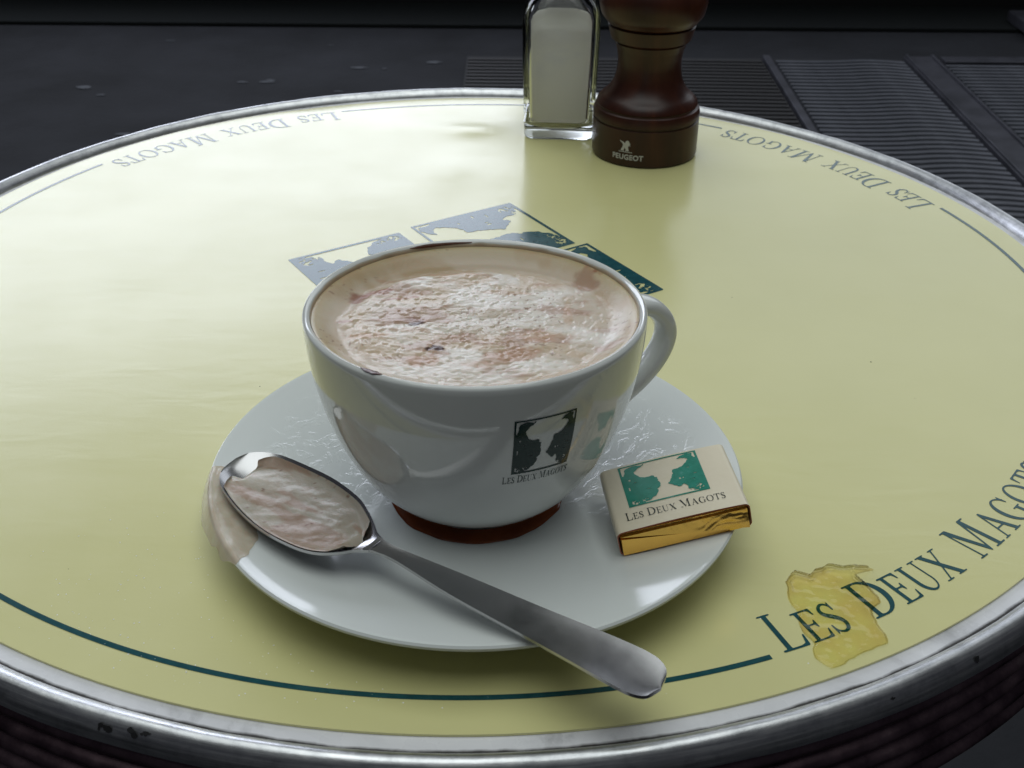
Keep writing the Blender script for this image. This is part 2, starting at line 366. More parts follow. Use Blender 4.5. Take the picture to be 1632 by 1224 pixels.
def text_layout(span, big, small, words=('LES', 'DEUX', 'MAGOTS'), space=.55):
    items, x = [], 0
    for wi, wd in enumerate(words):
        for k, ch in enumerate(wd):
            s = big if k == 0 else small
            items.append([ch, s, x]); x += glyph(ch)[0]*s+.07*big
        x += space*big
    x -= (space+.07)*big
    return [(ch, s, q*span/x) for ch, s, q in items], span/x
_gc = {}
def glyph_mesh(ch, n, merge=True):
    if (ch, n, merge) not in _gc:
        wd, fn = glyph(ch); _gc[(ch, n, merge)] = contour(fn, -.03, wd+.03, -.04, 1.04, n, merge)
    return _gc[(ch, n, merge)]
LEFT = [(.02, .02), (.02, .72), (.06, .84), (.08, .92), (.2, .965), (.31, .945), (.30, .89), (.21, .86), (.17, .79), (.21, .72), (.24, .66), (.3, .62), (.38, .61), (.43, .55), (.44, .46), (.47, .38), (.44, .32), (.40, .28), (.39, .2), (.36, .13), (.3, .1), (.24, .05), (.1, .02)]
RIGHT = [(.98, .02), (.98, .80), (.95, .88), (.94, .955), (.86, .97), (.79, .94), (.75, .885), (.85, .865), (.875, .81), (.83, .75), (.79, .71), (.74, .66), (.65, .63), (.63, .52), (.60, .44), (.55, .35), (.59, .28), (.66, .22), (.72, .23), (.77, .18), (.76, .1), (.82, .05)]
def emblem_fn(X, Y):
    nz = (fbm(X*18, Y*18, 3)-.5)*.055
    f = np.maximum(f_poly(X, Y, LEFT), f_poly(X, Y, RIGHT))+nz
    f = np.maximum(f, np.maximum(-f_box(X, Y, .028, .972, .03, .975), -1))
    # ornaments left blank in the print: pot scrolls, belt and robe dashes
    for cx, cy, rx, ry in ((.10, .085, .06, .05), (.22, .09, .05, .04), (.88, .12, .075, .07), (.78, .09, .04, .035)):
        sw = .012-np.abs(fbm(X*26+cx*40, Y*34+cy*90, 2)-.5)*.16; f = np.minimum(f, np.where(f_ell(X, Y, cx, cy, rx, ry) > 0, -sw, 1.))
    for x, y, dx, dy in ((.07, .42, .008, .04), (.16, .55, .02, .007), (.90, .45, .025, .008), (.84, .62, .018, .008), (.70, .40, .012, .02), (.74, .40, .008, .02), (.10, .63, .012, .02), (.86, .33, .03, .006), (.30, .33, .03, .006), (.85, .83, .02, .012)):
        f = np.minimum(f, np.maximum(np.abs(X-x)/dx, np.abs(Y-y)/dy)*.01-.01)
    return np.minimum(f, f_box(X, Y, 0, 1, 0, 1))

# ------------------------------------------------------------------ floor and background
def struct(name, V, F, m, parent=None, **k):
    o = mesh(name, V, F, m, parent, **k)
    if parent is None: o['kind'] = 'structure'
    return o
V, F = box(-9, 9, -4, 3.70, -.06, 0); fl = struct('floor', V, F, MT['floor'], smooth=False)
V, F = box(-9, 9, 3.70, 3.98, -.06, .012, .004); struct('floor_band', V, F, MT['band'], smooth=False)
V, F = box(-9, 9, 3.98, 4.08, -.06, .55); struct('wall', V, F, MT['black'], smooth=False)
# pale scuffs on the floor, flat flecks
Vs, Fs = [], []
for i in range(26):
    x = random.uniform(-1.6, -.15); y = random.uniform(2.3, 3.55); a = random.uniform(.008, .026); b2 = a*random.uniform(.3, .6); k = len(Vs); n = 9
    for q in range(n):
        t = 2*math.pi*q/n; s = random.uniform(.6, 1.2); Vs.append((x+a*s*math.cos(t), y+b2*s*math.sin(t), .002))
    Fs.append(tuple(range(k, k+n)))
o = mesh('floor_flecks', Vs, Fs, MT['speck'], fl, smooth=False); o['kind'] = 'stuff'
# ribbed mats let into the floor with metal bars between them
def ribbed_mat(x0, x1, y0, y1, pitch, rm, label, wave):
    t = thing('ribbed_floor_mat', label, 'floor mat', ((x0+x1)/2, (y0+y1)/2, 0), group='ribbed mats in the dark floor')
    hx, hy = (x1-x0)/2, (y1-y0)/2
    V, F = box(-hx, hx, -hy, hy, .002, .006); mesh('backing', V, F, MT['backing'], t, smooth=False)
    nseg = 22; V, F = [], []; rw = pitch*.66
    for i in range(nseg+1):
        x = -hx+.006+(2*hx-.012)*i/nseg; dy = wave*math.sin((x/hx)*3.3+.6)*sstep(-1.1, .2, x/hx); dz = .4*wave*math.sin((x/hx)*3.3)
        for yy, zz in ((-rw/2, .004), (-rw/2*.8, .0125), (rw/2*.8, .0125), (rw/2, .004)): V.append((x, yy+dy, zz+max(0, dz)))
    for i in range(nseg):
        for q in range(3): F.append((4*i+q, 4*i+4+q, 4*i+5+q, 4*i+1+q))
    F += [(0, 1, 2, 3), tuple(4*nseg+q for q in (3, 2, 1, 0))]
    k = int((2*hy-.02)/pitch); first = None
    for i in range(k):
        y = -hy+.012+pitch*(i+.5)
        if first is None: first = mesh('rib', V, F, rm, t, smooth=True, sharp=35, loc=(0, y, 0))
        else:
            c = first.copy(); c.location = (0, y, 0); link(c, t)
    return t
ribbed_mat(-.135, .695, 1.75, 3.385, .030, MT['rubber2'], 'black ribbed mat behind the salt and pepper, beside the plain floor', .002)
ribbed_mat(.722, 1.092, 1.45, 3.38, .030, MT['rubber'], 'narrow grey ribbed mat between the thin bar and the wide metal bar', .006)
ribbed_mat(1.186, 2.1, 1.9, 3.33, .030, MT['rubber'], 'grey ribbed mat on the far side of the wide metal bar', .004)
def bar(x0, x1, y0, y1, z, label, lip):
    t = thing('metal_floor_bar', label, 'floor bar', ((x0+x1)/2, (y0+y1)/2, 0))
    hx, hy = (x1-x0)/2, (y1-y0)/2
    V, F = box(-hx, hx, -hy, hy, .001, z, .002); mesh('plate', V, F, MT['bar'], t, smooth=False)
    if lip:
        for s in (-1, 1):
            V, F = box(s*(hx-.007)-.004, s*(hx-.007)+.004, -hy, hy, z+.0005, z+.006, .0015); mesh('lip', V, F, MT['bar'], t, smooth=False)
bar(.698, .719, 1.6, 3.385, .016, 'thin metal bar dividing two ribbed mats on the floor', False)
bar(1.096, 1.182, 1.4, 3.385, .016, 'wide metal bar with raised lips between two grey ribbed mats', True)
bar(1.20, 2.2, 3.335, 3.385, .016, 'pale metal strip along the end of the far ribbed mat', False)
t = thing('metal_step', 'low grey metal step in the background beyond the floor mats', 'step', (1.95, 3.70, 0))
V, F = box(-.42, .9, -.12, .10, .0125, .045, .004); mesh('tread', V, F, MT['bar'], t, smooth=False)

# ------------------------------------------------------------------ table
TX, TY = -.0171, .5047
table = thing('cafe_table', 'round cafe table with cream printed top, marble edge and metal rim', 'table', (TX, TY, 0))
def zl(z): return ZT+z
def hz(x, y):                       # slight waviness of the laid sheet (table coordinates)
    x = np.asarray(x, float); y = np.asarray(y, float)
    back = sstep(.02, .22, y)
    h = .0015*back*(fbm(x*5+3, y*19+5, 2)-.5)+.0011*sstep(-.05, .1, y)*sstep(.12, -.08, x)*(fbm(x*4+13, y*13+2, 2)-.5)
    h = h+.0013*np.exp(-(((x+.008)/.016)**2+((y-.207)/.011)**2))+.0009*np.exp(-(((x+.022)/.014)**2+((y-.140)/.022)**2))
    h = h+.00012*(fbm(x*14, y*14, 2)-.5)
    return h
# marble slab
V, F = lathe([(.2815, zl(-.024)), (.2815, zl(-.0009))], 160); mesh('marble_top', V, F, MT['marble'], table)
# printed sheet
RS = .2754
nr, na = 70, 220; V, F = [(0, 0, zl(float(hz(0, 0))))], []
for j in range(1, nr+1):
    r = RS*j/nr
    for i in range(na):
        a = 2*math.pi*i/na; V.append((r*math.cos(a), r*math.sin(a), 0))
V = np.array(V); V[1:, 2] = zl(hz(V[1:, 0], V[1:, 1])); V = list(map(tuple, V))
for i in range(na): F.append((0, 1+i, 1+(i+1) % na))
for j in range(nr-1):
    for i in range(na):
        i2 = (i+1) % na; F.append((1+j*na+i, 1+(j+1)*na+i, 1+(j+1)*na+i2, 1+j*na+i2))
k = len(V); o0 = 1+(nr-1)*na
for i in range(na): V.append((V[o0+i][0], V[o0+i][1], zl(-.0008)))
for i in range(na): F.append((o0+i, k+i, k+(i+1) % na, o0+(i+1) % na))
sheet = mesh('printed_sheet', V, F, MT['sheet'], table, sharp=50)
def on_sheet(P, dz=.00013):
    P = np.asarray(P); return np.c_[P, zl(hz(P[:, 0], P[:, 1])+dz)]
# lettering and ring line, four times round
SPAN, RB = 33.2, .262
arc = R(SPAN)*RB
lay, sc_ = text_layout(arc, .0163, .0135)
for q in range(4):
    a0 = -68.1+90*q-(1.6 if q == 3 else 0)
    for ch, s, x in lay:
        P, F = glyph_mesh(ch, 34); wd = glyph(ch)[0]
        sw = s*min(1.0, sc_*1.0); am = R(a0)+(x+wd*sw/2)/RB
        lx = (P[:, 0]-wd/2)*sw; ly = P[:, 1]*s
        # up = towards the centre, reading direction = counter-clockwise
        rr = RB-ly; ang = am+lx/RB
        Q = np.c_[rr*np.cos(ang), rr*np.sin(ang)]
        mesh('letter', on_sheet(Q), F, MT['ink'], sheet, smooth=False)
    b0, b1 = a0+SPAN+1.0, -68.1+90*(q+1)-1.0-(1.6 if q == 2 else 0)
    n = 90; P, F = [], []
    for i in range(n+1):
        a = R(b0+(b1-b0)*i/n)
        for r in (RB-.0010, RB+.0009): P.append((r*math.cos(a), r*math.sin(a)))
    for i in range(n): F.append((2*i, 2*i+1, 2*i+3, 2*i+2))
    mesh('ring_line', on_sheet(np.array(P)), F, MT['ink'], sheet, smooth=False)
# four emblem pictures round the centre
EV, EF = contour(emblem_fn, -.01, 1.01, -.01, 1.01, 110)
ES, EO = .0605, .0343; ca, sa = math.cos(R(33)), math.sin(R(33))
for (ct, cn, dn) in ((-EO, EO+.004, (0, 1)), (EO, EO+.007, (1, 0)), (EO+.005, -EO+.012, (0, -1)), (-EO, -EO, (-1, 0))):
    dt, dnn = dn                                   # direction of the picture's foot in (t, n)
    e = (EV-.5)*ES
    rx, ry = dnn*-1, dt                            # picture right = foot direction turned counter-clockwise
    rx, ry = -dnn, dt
    tt = ct+e[:, 0]*rx-e[:, 1]*dt; nn = cn+e[:, 0]*ry-e[:, 1]*dnn
    X = tt*ca-nn*sa; Y = tt*sa+nn*ca
    o = mesh('printed_picture', on_sheet(np.c_[X, Y]), EF, MT['ink'], sheet, smooth=False)
# metal rim
prof = spline([(.2800, -.0020), (.2810, .0004), (.2825, .0022), (.2846, .0034), (.2866, .0031), (.2883, .0010), (.2895, -.0020), (.2896, -.0044), (.2884, -.0056), (.2868, -.0058)], 5)
prof = list(map(tuple, prof))+[(.2850, -.0058), (.2812, -.0050)]
V, F = lathe([(r, zl(z)) for r, z in prof], 220, closed=True)
V = np.array(V); a = np.arctan2(V[:, 1], V[:, 0]); d = .0006*(fbm(a*9+20, V[:, 2]*90, 3)-.5)
V[:, 0] += d*np.cos(a); V[:, 1] += d*np.sin(a); V[:, 2] += .0006*(fbm(a*14+40, a*0+2, 3)-.5)
rim = mesh('metal_rim', V, F, MT['alu'], table, sharp=60, loc=(0, -.0012, 0))
# black chips in the rim's front
for ang0, cnt in ((-107.5, 9), (-66, 1), (-57.5, 1)):
    for i in range(cnt):
        a = R(ang0+random.uniform(-1.6, 1.6)); rr = random.uniform(.2876, .2888); zz = -.0012 if rr > .2903 else .0014
        l, wd = random.uniform(.0005, .0013), random.uniform(.0002, .0005)
        P = []
        for q in range(8):
            t = 2*math.pi*q/8; s = random.uniform(.6, 1.2); aa = a+l*s*math.cos(t)/rr; r2 = rr+wd*s*math.sin(t)
            z2 = np.interp(r2, [.2866, .2883, .2895], [.0031, .0010, -.0020])+.0006
            P.append((r2*math.cos(aa), r2*math.sin(aa), zl(z2)))
        mesh('chip', P, [tuple(range(8))], MT['pit'], rim, smooth=False)
# ribbed tarnished band round the edge
pr = [(.2815, -.0062)]
for z0 in (-.0064, -.0145, -.0226, -.0307, -.0388):
    for t in np.linspace(0, math.pi, 9): pr.append((.2848+.0046*math.sin(t), z0-.0076*t/math.pi))
pr.append((.2815, -.0474))
V, F = lathe([(r, zl(z)) for r, z in pr], 180, closed=True); mesh('edge_band', V, F, MT['edge'], table, sharp=40)
V, F = lathe([(.02, zl(-.0345)), (.27, zl(-.0345)), (.27, zl(-.0243)), (.02, zl(-.0243))], 96, closed=True); mesh('underside', V, F, MT['iron'], table, sharp=30)
V, F = lathe([(.21, 0), (.205, .02), (.12, .04), (.04, .07), (.028, .12), (.028, zl(-.12)), (.05, zl(-.05)), (.08, zl(-.0346))], 64); mesh('pedestal', V, F, MT['iron'], table, sharp=40)

# ------------------------------------------------------------------ saucer
SX, SY = -.0117, .3330
saucer = thing('saucer', 'white porcelain saucer under the coffee cup', 'saucer', (SX, SY, ZT))
SP = [(.0, .0060), (.024, .0060), (.040, .0062), (.050, .0072), (.062, .0098), (.074, .0132), (.0830, .0160), (.0868, .0172)]
def sauc_z(r): return np.interp(r, SQ[:, 0], SQ[:, 1])
SQ = spline(SP, 10)
prof = [tuple(q) for q in SQ[1:]]+[(.0880, .0174), (.0886, .0168), (.0885, .0158), (.0870, .0144), (.080, .0118), (.066, .0074), (.052, .0042), (.0475, .0030), (.0470, .0004), (.0450, .0002), (.0440, .0022), (.0, .0030)]
V, F = lathe([(max(r, .0004), z) for r, z in prof], 144, cap0=True, cap1=True); F = [f[::-1] for f in F]
mesh('dish', V, F, MT['saucer'], saucer, sharp=50)

# ------------------------------------------------------------------ cup
CX, CY = -.01166, .3329
cup = thing('coffee_cup', 'large white porcelain cup of frothy coffee with green emblem', 'cup', (CX, CY, ZT+.0007), (R(-1.8), 0, 0))      # stands a touch askew on the wet saucer
RT, Z0, Z1 = .0538, .0078, .0755
def cup_r(z):
    t = np.clip((np.asarray(z, float)-Z0)/(Z1-Z0), 0, 1)
    return .0228+(RT-.0228)*(1-(1-t)**1.90)**(1/1.66)
zz = Z0+(Z1-.0012-Z0)*np.linspace(0.004, 1, 46)**1.25
outer = [(float(cup_r(z)), float(z)) for z in zz]
lip = [(RT-.0003, Z1-.0005), (RT-.0011, Z1), (RT-.0021, Z1-.0004), (RT-.0025, Z1-.0016)]
inner = [(float(cup_r(z)-.0026), float(z)) for z in np.linspace(Z1-.003, Z0+.012, 26)]
prof = [(.0006, Z0-.0005), (.0192, Z0-.0005), (.0204, .0063), (.0230, .0063), (.0236, Z0-.0002)]+outer+lip+inner+[(.02, Z0+.0065), (.0006, Z0+.006)]
V, F = lathe(prof, 160); body = mesh('cup_body', V, F, MT['china'], cup, sharp=50)
# handle
ha = R(26); hp = spline([(.0500, .0612), (.0575, .0632), (.0645, .0618), (.0700, .0565), (.0718, .0500), (.0694, .0430), (.0635, .0362), (.0560, .0312), (.0470, .0285)], 7)
V, F = [], []; n = 16
for i, (r, z) in enumerate(hp):
    tg = hp[min(i+1, len(hp)-1)]-hp[max(i-1, 0)]; tg = tg/np.linalg.norm(tg); nx, nz = -tg[1], tg[0]
    f = i/(len(hp)-1); wd = .0056-.0010*math.sin(math.pi*f); th = .0033
    if f < .12: wd += .002*(1-f/.12); th += .0012*(1-f/.12)
    if f > .85: wd += .002*(f-.85)/.15; th += .001*(f-.85)/.15
    for q in range(n):
        a = 2*math.pi*q/n; ct, st = math.cos(a), math.sin(a)
        ct = math.copysign(abs(ct)**.8, ct); st = math.copysign(abs(st)**.8, st)
        rr = r+nx*th*ct; z2 = z+nz*th*ct; y = wd*st
        V.append((rr*math.cos(ha)-y*math.sin(ha), rr*math.sin(ha)+y*math.cos(ha), z2))
for i in range(len(hp)-1):
    for q in range(n): F.append((i*n+q, i*n+(q+1) % n, (i+1)*n+(q+1) % n, (i+1)*n+q))
F += [tuple(range(n-1, -1, -1)), tuple((len(hp)-1)*n+q for q in range(n))]
mesh('handle', V, F, MT['china'], cup, sharp=60)
# emblem and name on the cup wall
ph0, ph1, ez0, ez1 = -76.4, -55.2, .0432, .0637
def on_cup(u, z, off=.00012):
    r = cup_r(z)+off; a = np.radians(u); return np.c_[r*np.cos(a), r*np.sin(a), z]
P, F = contour(emblem_fn, -.01, 1.01, -.01, 1.01, 84, merge=False)
mesh('printed_emblem', on_cup(ph0+(ph1-ph0)*P[:, 0], ez0+(ez1-ez0)*P[:, 1]), F, MT['cupink'], body, smooth=True, sharp=0)
def text_on(span, big, small, place, m, parent, n=16):
    l, k = text_layout(span, big, small, space=.35)
    for ch, s, x in l:
        P, F = glyph_mesh(ch, n, False)
        mesh('letter', place(x+P[:, 0]*s*min(1.05, k), P[:, 1]*s), F, m, parent, smooth=True, sharp=0)
cr_ = float(cup_r(.042)); text_on(R(25)*cr_, .0031, .0026, lambda x, y: on_cup(-79.3+np.degrees(x/cr_), .0393+y), MT['cupink'], body)

# ------------------------------------------------------------------ froth in the cup
nr, na = 150, 380; zf = .0693
rr = np.linspace(0, 1, nr+1)[1:]; aa = np.linspace(0, 2*np.pi, na, endpoint=False)
rw = float(cup_r(.0730)-.0026)-.00005
RR, AA = np.meshgrid(rr, aa, indexing='ij'); X = (RR*rw*np.cos(AA)).ravel(); Y = (RR*rw*np.sin(AA)).ravel()
X = np.r_[0, X]; Y = np.r_[0, Y]; rad = np.hypot(X, Y)
isl = .0432+.004*(fbm(X*60+3, Y*60+8, 3)-.5)*2-np.hypot(X-.0028, Y+.0046)      # >0 inside the stiff froth
mask = sstep(-.0024, .0030, isl+.0030*(fbm(X*140+7, Y*140+1, 3)-.5))
wx = X+.004*(fbm(X*70, Y*70, 2)-.5); wy = Y+.004*(fbm(X*70+9, Y*70+4, 2)-.5)
rid = 1-np.abs(2*fbm(wx*190+5, wy*300+3, 4)-1)                                  # creases running across
cre = fbm(wx*150, wy*230+7, 4)
fin = fbm(wx*520+5, wy*640+9, 3); bub = sstep(.66, .74, fbm(X*560+13, Y*560+7, 2))
h = mask*(.0010+.0011*(fbm(X*45, Y*60, 3)-.5)+.00024*(cre-.5)+.00010*(rid**3-.4)+.00021*(fin-.5)-.00026*bub)
h = h+.0002*(fbm(X*150, Y*150, 2)-.5)
smooth_c = sstep(.030, .045, X+.3*Y+.02)                                        # calmer towards the handle
h = h*(1-.45*smooth_c)
edge = sstep(.90, 1.0, rad/rw)
Zc = zf+h*(1-edge)+(.0733-zf)*sstep(.80, 1.0, rad/rw)**1.4
cream = np.array([.52, .435, .34]); white = np.array([.66, .60, .53]); tan = np.array([.50, .385, .265]); coc = np.array([.16, .055, .028]); brn = np.array([.33, .195, .12])
mixc = lambda c, d, t: c*(1-t[:, None])+d*t[:, None]
rr_ = sstep(.86, 1.0, rad/rw)
col = mixc(np.tile(np.array([.53, .435, .335]), (len(X), 1)), np.array([.45, .365, .215]), rr_); col = mixc(col, tan*np.array([.84, .78, .66]), .8*sstep(.45, .7, fbm(X*60, Y*60, 4)))
swx = X+.012*(fbm(X*35+5, Y*35+2, 2)-.5); swy = Y+.012*(fbm(X*35+15, Y*35+12, 2)-.5)
fo = mixc(np.tile(cream, (len(X), 1)), white, sstep(.42, .62, fbm(wx*55+2, wy*90+6, 4)))
fo = mixc(fo, tan*1.02, .8*sstep(.48, .64, fbm(swx*48+31, swy*62+11, 4)))
fo = mixc(fo, np.array([.36, .21, .14]), .65*sstep(.58, .72, fbm(wx*70+51, wy*150+21, 4)))
col = mixc(col, fo, mask)
speck = sstep(.73, .80, fbm(X*800+3, Y*800+1, 2))*sstep(.5, .62, fbm(X*60+70, Y*60+3, 2))
col = mixc(col, brn*.7, .75*speck)
def blob(bx, by, sx, sy, c, amt, nf=300, rot=0):           # place on the froth in mm from the cup's axis
    global col
    px, py = bx*7.3, by*9.1; bx, by = bx/1000, by/1000
    ux, uy = X-bx, Y-by; ux, uy = ux*math.cos(rot)+uy*math.sin(rot), -ux*math.sin(rot)+uy*math.cos(rot)
    d = (ux/sx)**2+(uy/sy)**2
    n = fbm(X*nf+px, Y*nf+py, 3)
    col = mixc(col, c, amt*np.clip(sstep(1.25, .25, d+2.2*(n-.5)), 0, 1))
for a in ((-39.2, 15.8, .0050, .0032, coc*1.5, .85, 260, .7), (-33.0, 19.5, .0065, .0024, coc*1.7, .75, 300, .4), (-24.4, 15.2, .008, .0012, coc*1.8, .6, 300, .2), (-41.0, -2.2, .003, .0012, coc*1.6, .6), (-18.6, -3.5, .0028, .0021, coc*.35, 1, 500), (-20.1, -1.1, .006, .0022, coc*1.2, .7, 400), (-23.0, -1.9, .0060, .0022, brn, .6), (-13.4, 1.6, .006, .0018, brn, .55),
          (-11.1, -20.3, .0030, .0019, coc*.35, 1, 500), (-15.7, -28.2, .0065, .0040, brn*1.3, .8), (13.3, -24.0, .0100, .0046, brn*1.25, .85, 220), (20.0, -11.3, .0060, .0040, brn*1.4, .6), (6.8, -28.5, .006, .003, brn*1.2, .7), (36.3, 27.7, .0048, .0070, brn*1.0, .8, 240), (40.9, 34.9, .0020, .0050, coc*1.4, .7, 400), (1.4, -30.4, .006, .0020, brn*1.4, .5), (-22.5, -8.0, .011, .0016, brn*1.3, .5, 200), (8.1, 20.3, .010, .0018, brn*1.5, .4, 180), (22.7, 27.4, .005, .0016, brn*1.2, .45), (-9.0, 34.0, .009, .0016, brn*1.4, .5, 200), (-25.6, 28.9, .010, .0016, brn*1.2, .5, 200), (-32.7, -12.2, .007, .0018, brn*1.5, .5, 220), (29.3, 7.4, .0016, .009, brn*1.7, .35, 220)):
    blob(*a)
V = np.c_[X, Y, Zc]; F = []
for i in range(na): F.append((0, 1+i, 1+(i+1) % na))
for j in range(nr-1):
    for i in range(na):
        i2 = (i+1) % na; F.append((1+j*na+i, 1+(j+1)*na+i, 1+(j+1)*na+i2, 1+j*na+i2))
fr = mesh('coffee_froth', V, F, MT['foam'], None, sharp=0, col=col, loc=(CX, CY, ZT+.0007)); fr.rotation_euler = (R(-1.8), 0, 0); tag(fr, 'creamy milk froth streaked with cocoa filling the cup', 'froth')
# tan film of froth left on the inner wall and dark drips on the lip
V, F, cl = [], [], []
n, k = 240, 8
for i in range(n):
    a = 2*math.pi*i/n; top = .0749-.0005*vnoise(i*.35, 3.1)
    for q in range(k+1):
        z = .0722+(top-.0722)*q/k; r = np.interp(z, [.0720, .0739, .0751], [cup_r(.0720)-.0026, RT-.0025, RT-.0021])-.00018
        V.append((r*math.cos(a), r*math.sin(a), z)); s = float(vnoise(a*14, z*900)); f_ = max(0, (q/k-.7)/.3); cl.append(tan*(1.0-.3*s)*(1-f_)+np.array([.66, .62, .54])*f_)
for i in range(n):
    for q in range(k): F.append((i*(k+1)+q+1, ((i+1) % n)*(k+1)+q+1, ((i+1) % n)*(k+1)+q, i*(k+1)+q))
mesh('wall_film', V, F, MT['foam'], fr, sharp=0, col=np.array(cl))
def drip(a0, a1, rr, zz, n=26):
    V, F, cl = [], [], []
    for i in range(n+1):
        t = i/n; a = R(a0+(a1-a0)*t); wdt = math.sin(math.pi*t)**.6*(.6+.6*float(vnoise(t*6, a0)))
        for s in (-1, 0, 1):
            f = .5+s*.5*wdt; r = np.interp(f, [0, 1], rr); z = np.interp(f, [0, 1], zz)
            V.append((r*math.cos(a), r*math.sin(a), z+.00025*(1-abs(s)))); cl.append(coc*.5)
    for i in range(n):
        for q in (0, 1): F.append((3*i+q, 3*i+3+q, 3*i+4+q, 3*i+1+q))
    return mesh('cocoa_drip', V, F, MT['foam'], fr, sharp=0, col=np.array(cl))
drip(-126.5, -118, (RT-.0027, RT-.0001), (.0752, .0757)); drip(93, 118, (RT-.0029, RT-.0021), (.0742, .0753))

# coffee lying round the foot of the cup
n = 160; V, F = [], []
for i in range(n):
    a = 2*math.pi*i/n; ro = .0292+.0007*(float(fbm(np.cos(a)*3+5, np.sin(a)*3+5, 3))-.5)*2
    for f, hh in ((0, .0013), (.5, .0009), (.85, .0006), (.96, .0003), (1, .00005)):
        r = .0234+(ro-.0234)*f; V.append((r*math.cos(a), r*math.sin(a), float(sauc_z(r))+hh))
for i in range(n):
    for q in range(4): F.append((i*5+q, i*5+q+1, ((i+1) % n)*5+q+1, ((i+1) % n)*5+q))
o = mesh('coffee_pool', V, F, MT['coffee'], None, sharp=0, loc=(CX, CY, ZT)); tag(o, 'dark brown ring of spilt coffee round the foot of the cup', 'coffee spill')

# froth slopped over the saucer's edge
def slop(A_, R_):                      # A_ in degrees/10, R_ in cm: >0 where the slop lies
    d = f_poly(A_, R_, [(18.1, 8.55), (18.25, 9.05), (18.9, 9.10), (19.7, 9.12), (20.5, 9.05), (21.2, 9.0), (21.75, 8.86), (21.5, 8.3), (21.0, 7.75), (20.0, 7.3), (18.9, 7.3), (18.3, 8.0)])
    return d+.32*(fbm(A_*1.5+4, R_*1.5+9, 2)-.5)
P, F = contour(slop, 17.6, 22.4, 6.8, 9.4, 70, merge=False)
d = slop(P[:, 0], P[:, 1]); a = np.radians(P[:, 0]*10); r = P[:, 1]/100
zb = np.where(r < .0868, sauc_z(np.minimum(r, .0868)), .0174)
z = zb+.0005*sstep(0, .5, d)+.0001*sstep(0, .2, d)*fbm(P[:, 0]*4, P[:, 1]*4, 2)-np.where(r > .0878, .0045*(np.maximum(r-.0878, 0)/.0026)**1.5, 0)+.00015
V = np.c_[r*np.cos(a), r*np.sin(a), z]
s_ = fbm(P[:, 0]*3, P[:, 1]*3, 4)[:, None]; cl = np.array([.50, .40, .28])*(1-s_)+np.array([.68, .61, .50])*s_; F = [f[::-1] for f in F]
o = mesh('froth_spill', V, F, MT['slop'], None, sharp=0, col=np.array(cl), loc=(SX, SY, ZT)); tag(o, 'beige froth slopped over the saucer edge behind the spoon tip', 'froth spill')

# ------------------------------------------------------------------ spoon
spoon = thing('teaspoon', 'stainless steel teaspoon with a flat handle lying across the saucer', 'spoon', (-.0942, .3234, ZT+.0205), (0, 0, R(-36.15)))
BW = np.array([(-.0018, .0065, .0004), (-.0006, .0056, .0058), (.0030, .0049, .0098), (.0094, .0042, .0128), (.0208, .0026, .0152), (.0330, .0013, .0163), (.0456, .0000, .0150), (.0535, -.0010, .0122), (.0590, -.0008, .0085), (.0625, .0000, .0052), (.0660, .0006, .0033)])
BS = spline(BW, 6)
n = 28
def bowl(off):
    V = []
    for u, c, wv in BS:
        t = (u+.0018)/.0678; dep = .0070*max(0, math.sin(math.pi*min(1, max(0, t))**.9))**.75
        for q in range(n+1):
            s = -1+2*q/n; V.append((u, c+wv*s, -dep*(1-abs(s)**2.3)+off))
    return V
V = bowl(0); k = len(V); V2 = bowl(-.0011); V = V+V2; F = []
for i in range(len(BS)-1):
    for q in range(n):
        a = i*(n+1)+q; F.append((a, a+n+1, a+n+2, a+1)); F.append((k+a, k+a+1, k+a+n+2, k+a+n+1))
    for e in (0, n):
        a = i*(n+1)+e; f = (a, k+a, k+a+n+1, a+n+1); F.append(f if e == n else f[::-1])
for q in range(n):
    F.append((q, q+1, k+q+1, k+q)); a = (len(BS)-1)*(n+1)+q; F.append((a, k+a, k+a+1, a+1))
o = mesh('bowl', V, F, MT['steel'], spoon, sharp=45)
HS = spline([(.0640, .0004, .0036), (.0685, .0006, .0027), (.0760, .0008, .0026), (.0980, .0006, .0047), (.1260, .0010, .0063), (.1470, .0015, .0077), (.1560, .0018, .0080), (.1605, .0018, .0072), (.1632, .0016, .0050), (.1645, .0014, .0004)], 7)
V, F = [], []; n = 10
def hzs(u): return np.interp(u, *spline([(.06, 0.), (.08, .0004), (.11, .0007), (.138, .0010), (.149, .0009), (.157, .0005), (.166, -.0004)], 6).T)
for u, c, wv in HS:
    th = .0011
    for q in range(n+1):
        s = -1+2*q/n; V.append((u, c+wv*s, hzs(u)+.0004*(s*s-1)*(1 if u < .14 else 1)))
    for q in range(n+1):
        s = 1-2*q/n; V.append((u, c+(wv-.0002)*s, hzs(u)-th-.0002))
m_ = 2*(n+1)
for i in range(len(HS)-1):
    for q in range(m_): F.append((i*m_+q, (i+1)*m_+q, (i+1)*m_+(q+1) % m_, i*m_+(q+1) % m_))
F += [tuple(range(m_)), tuple((len(HS)-1)*m_+q for q in range(m_-1, -1, -1))]
mesh('handle', V, F, MT['steel'], spoon, sharp=35)
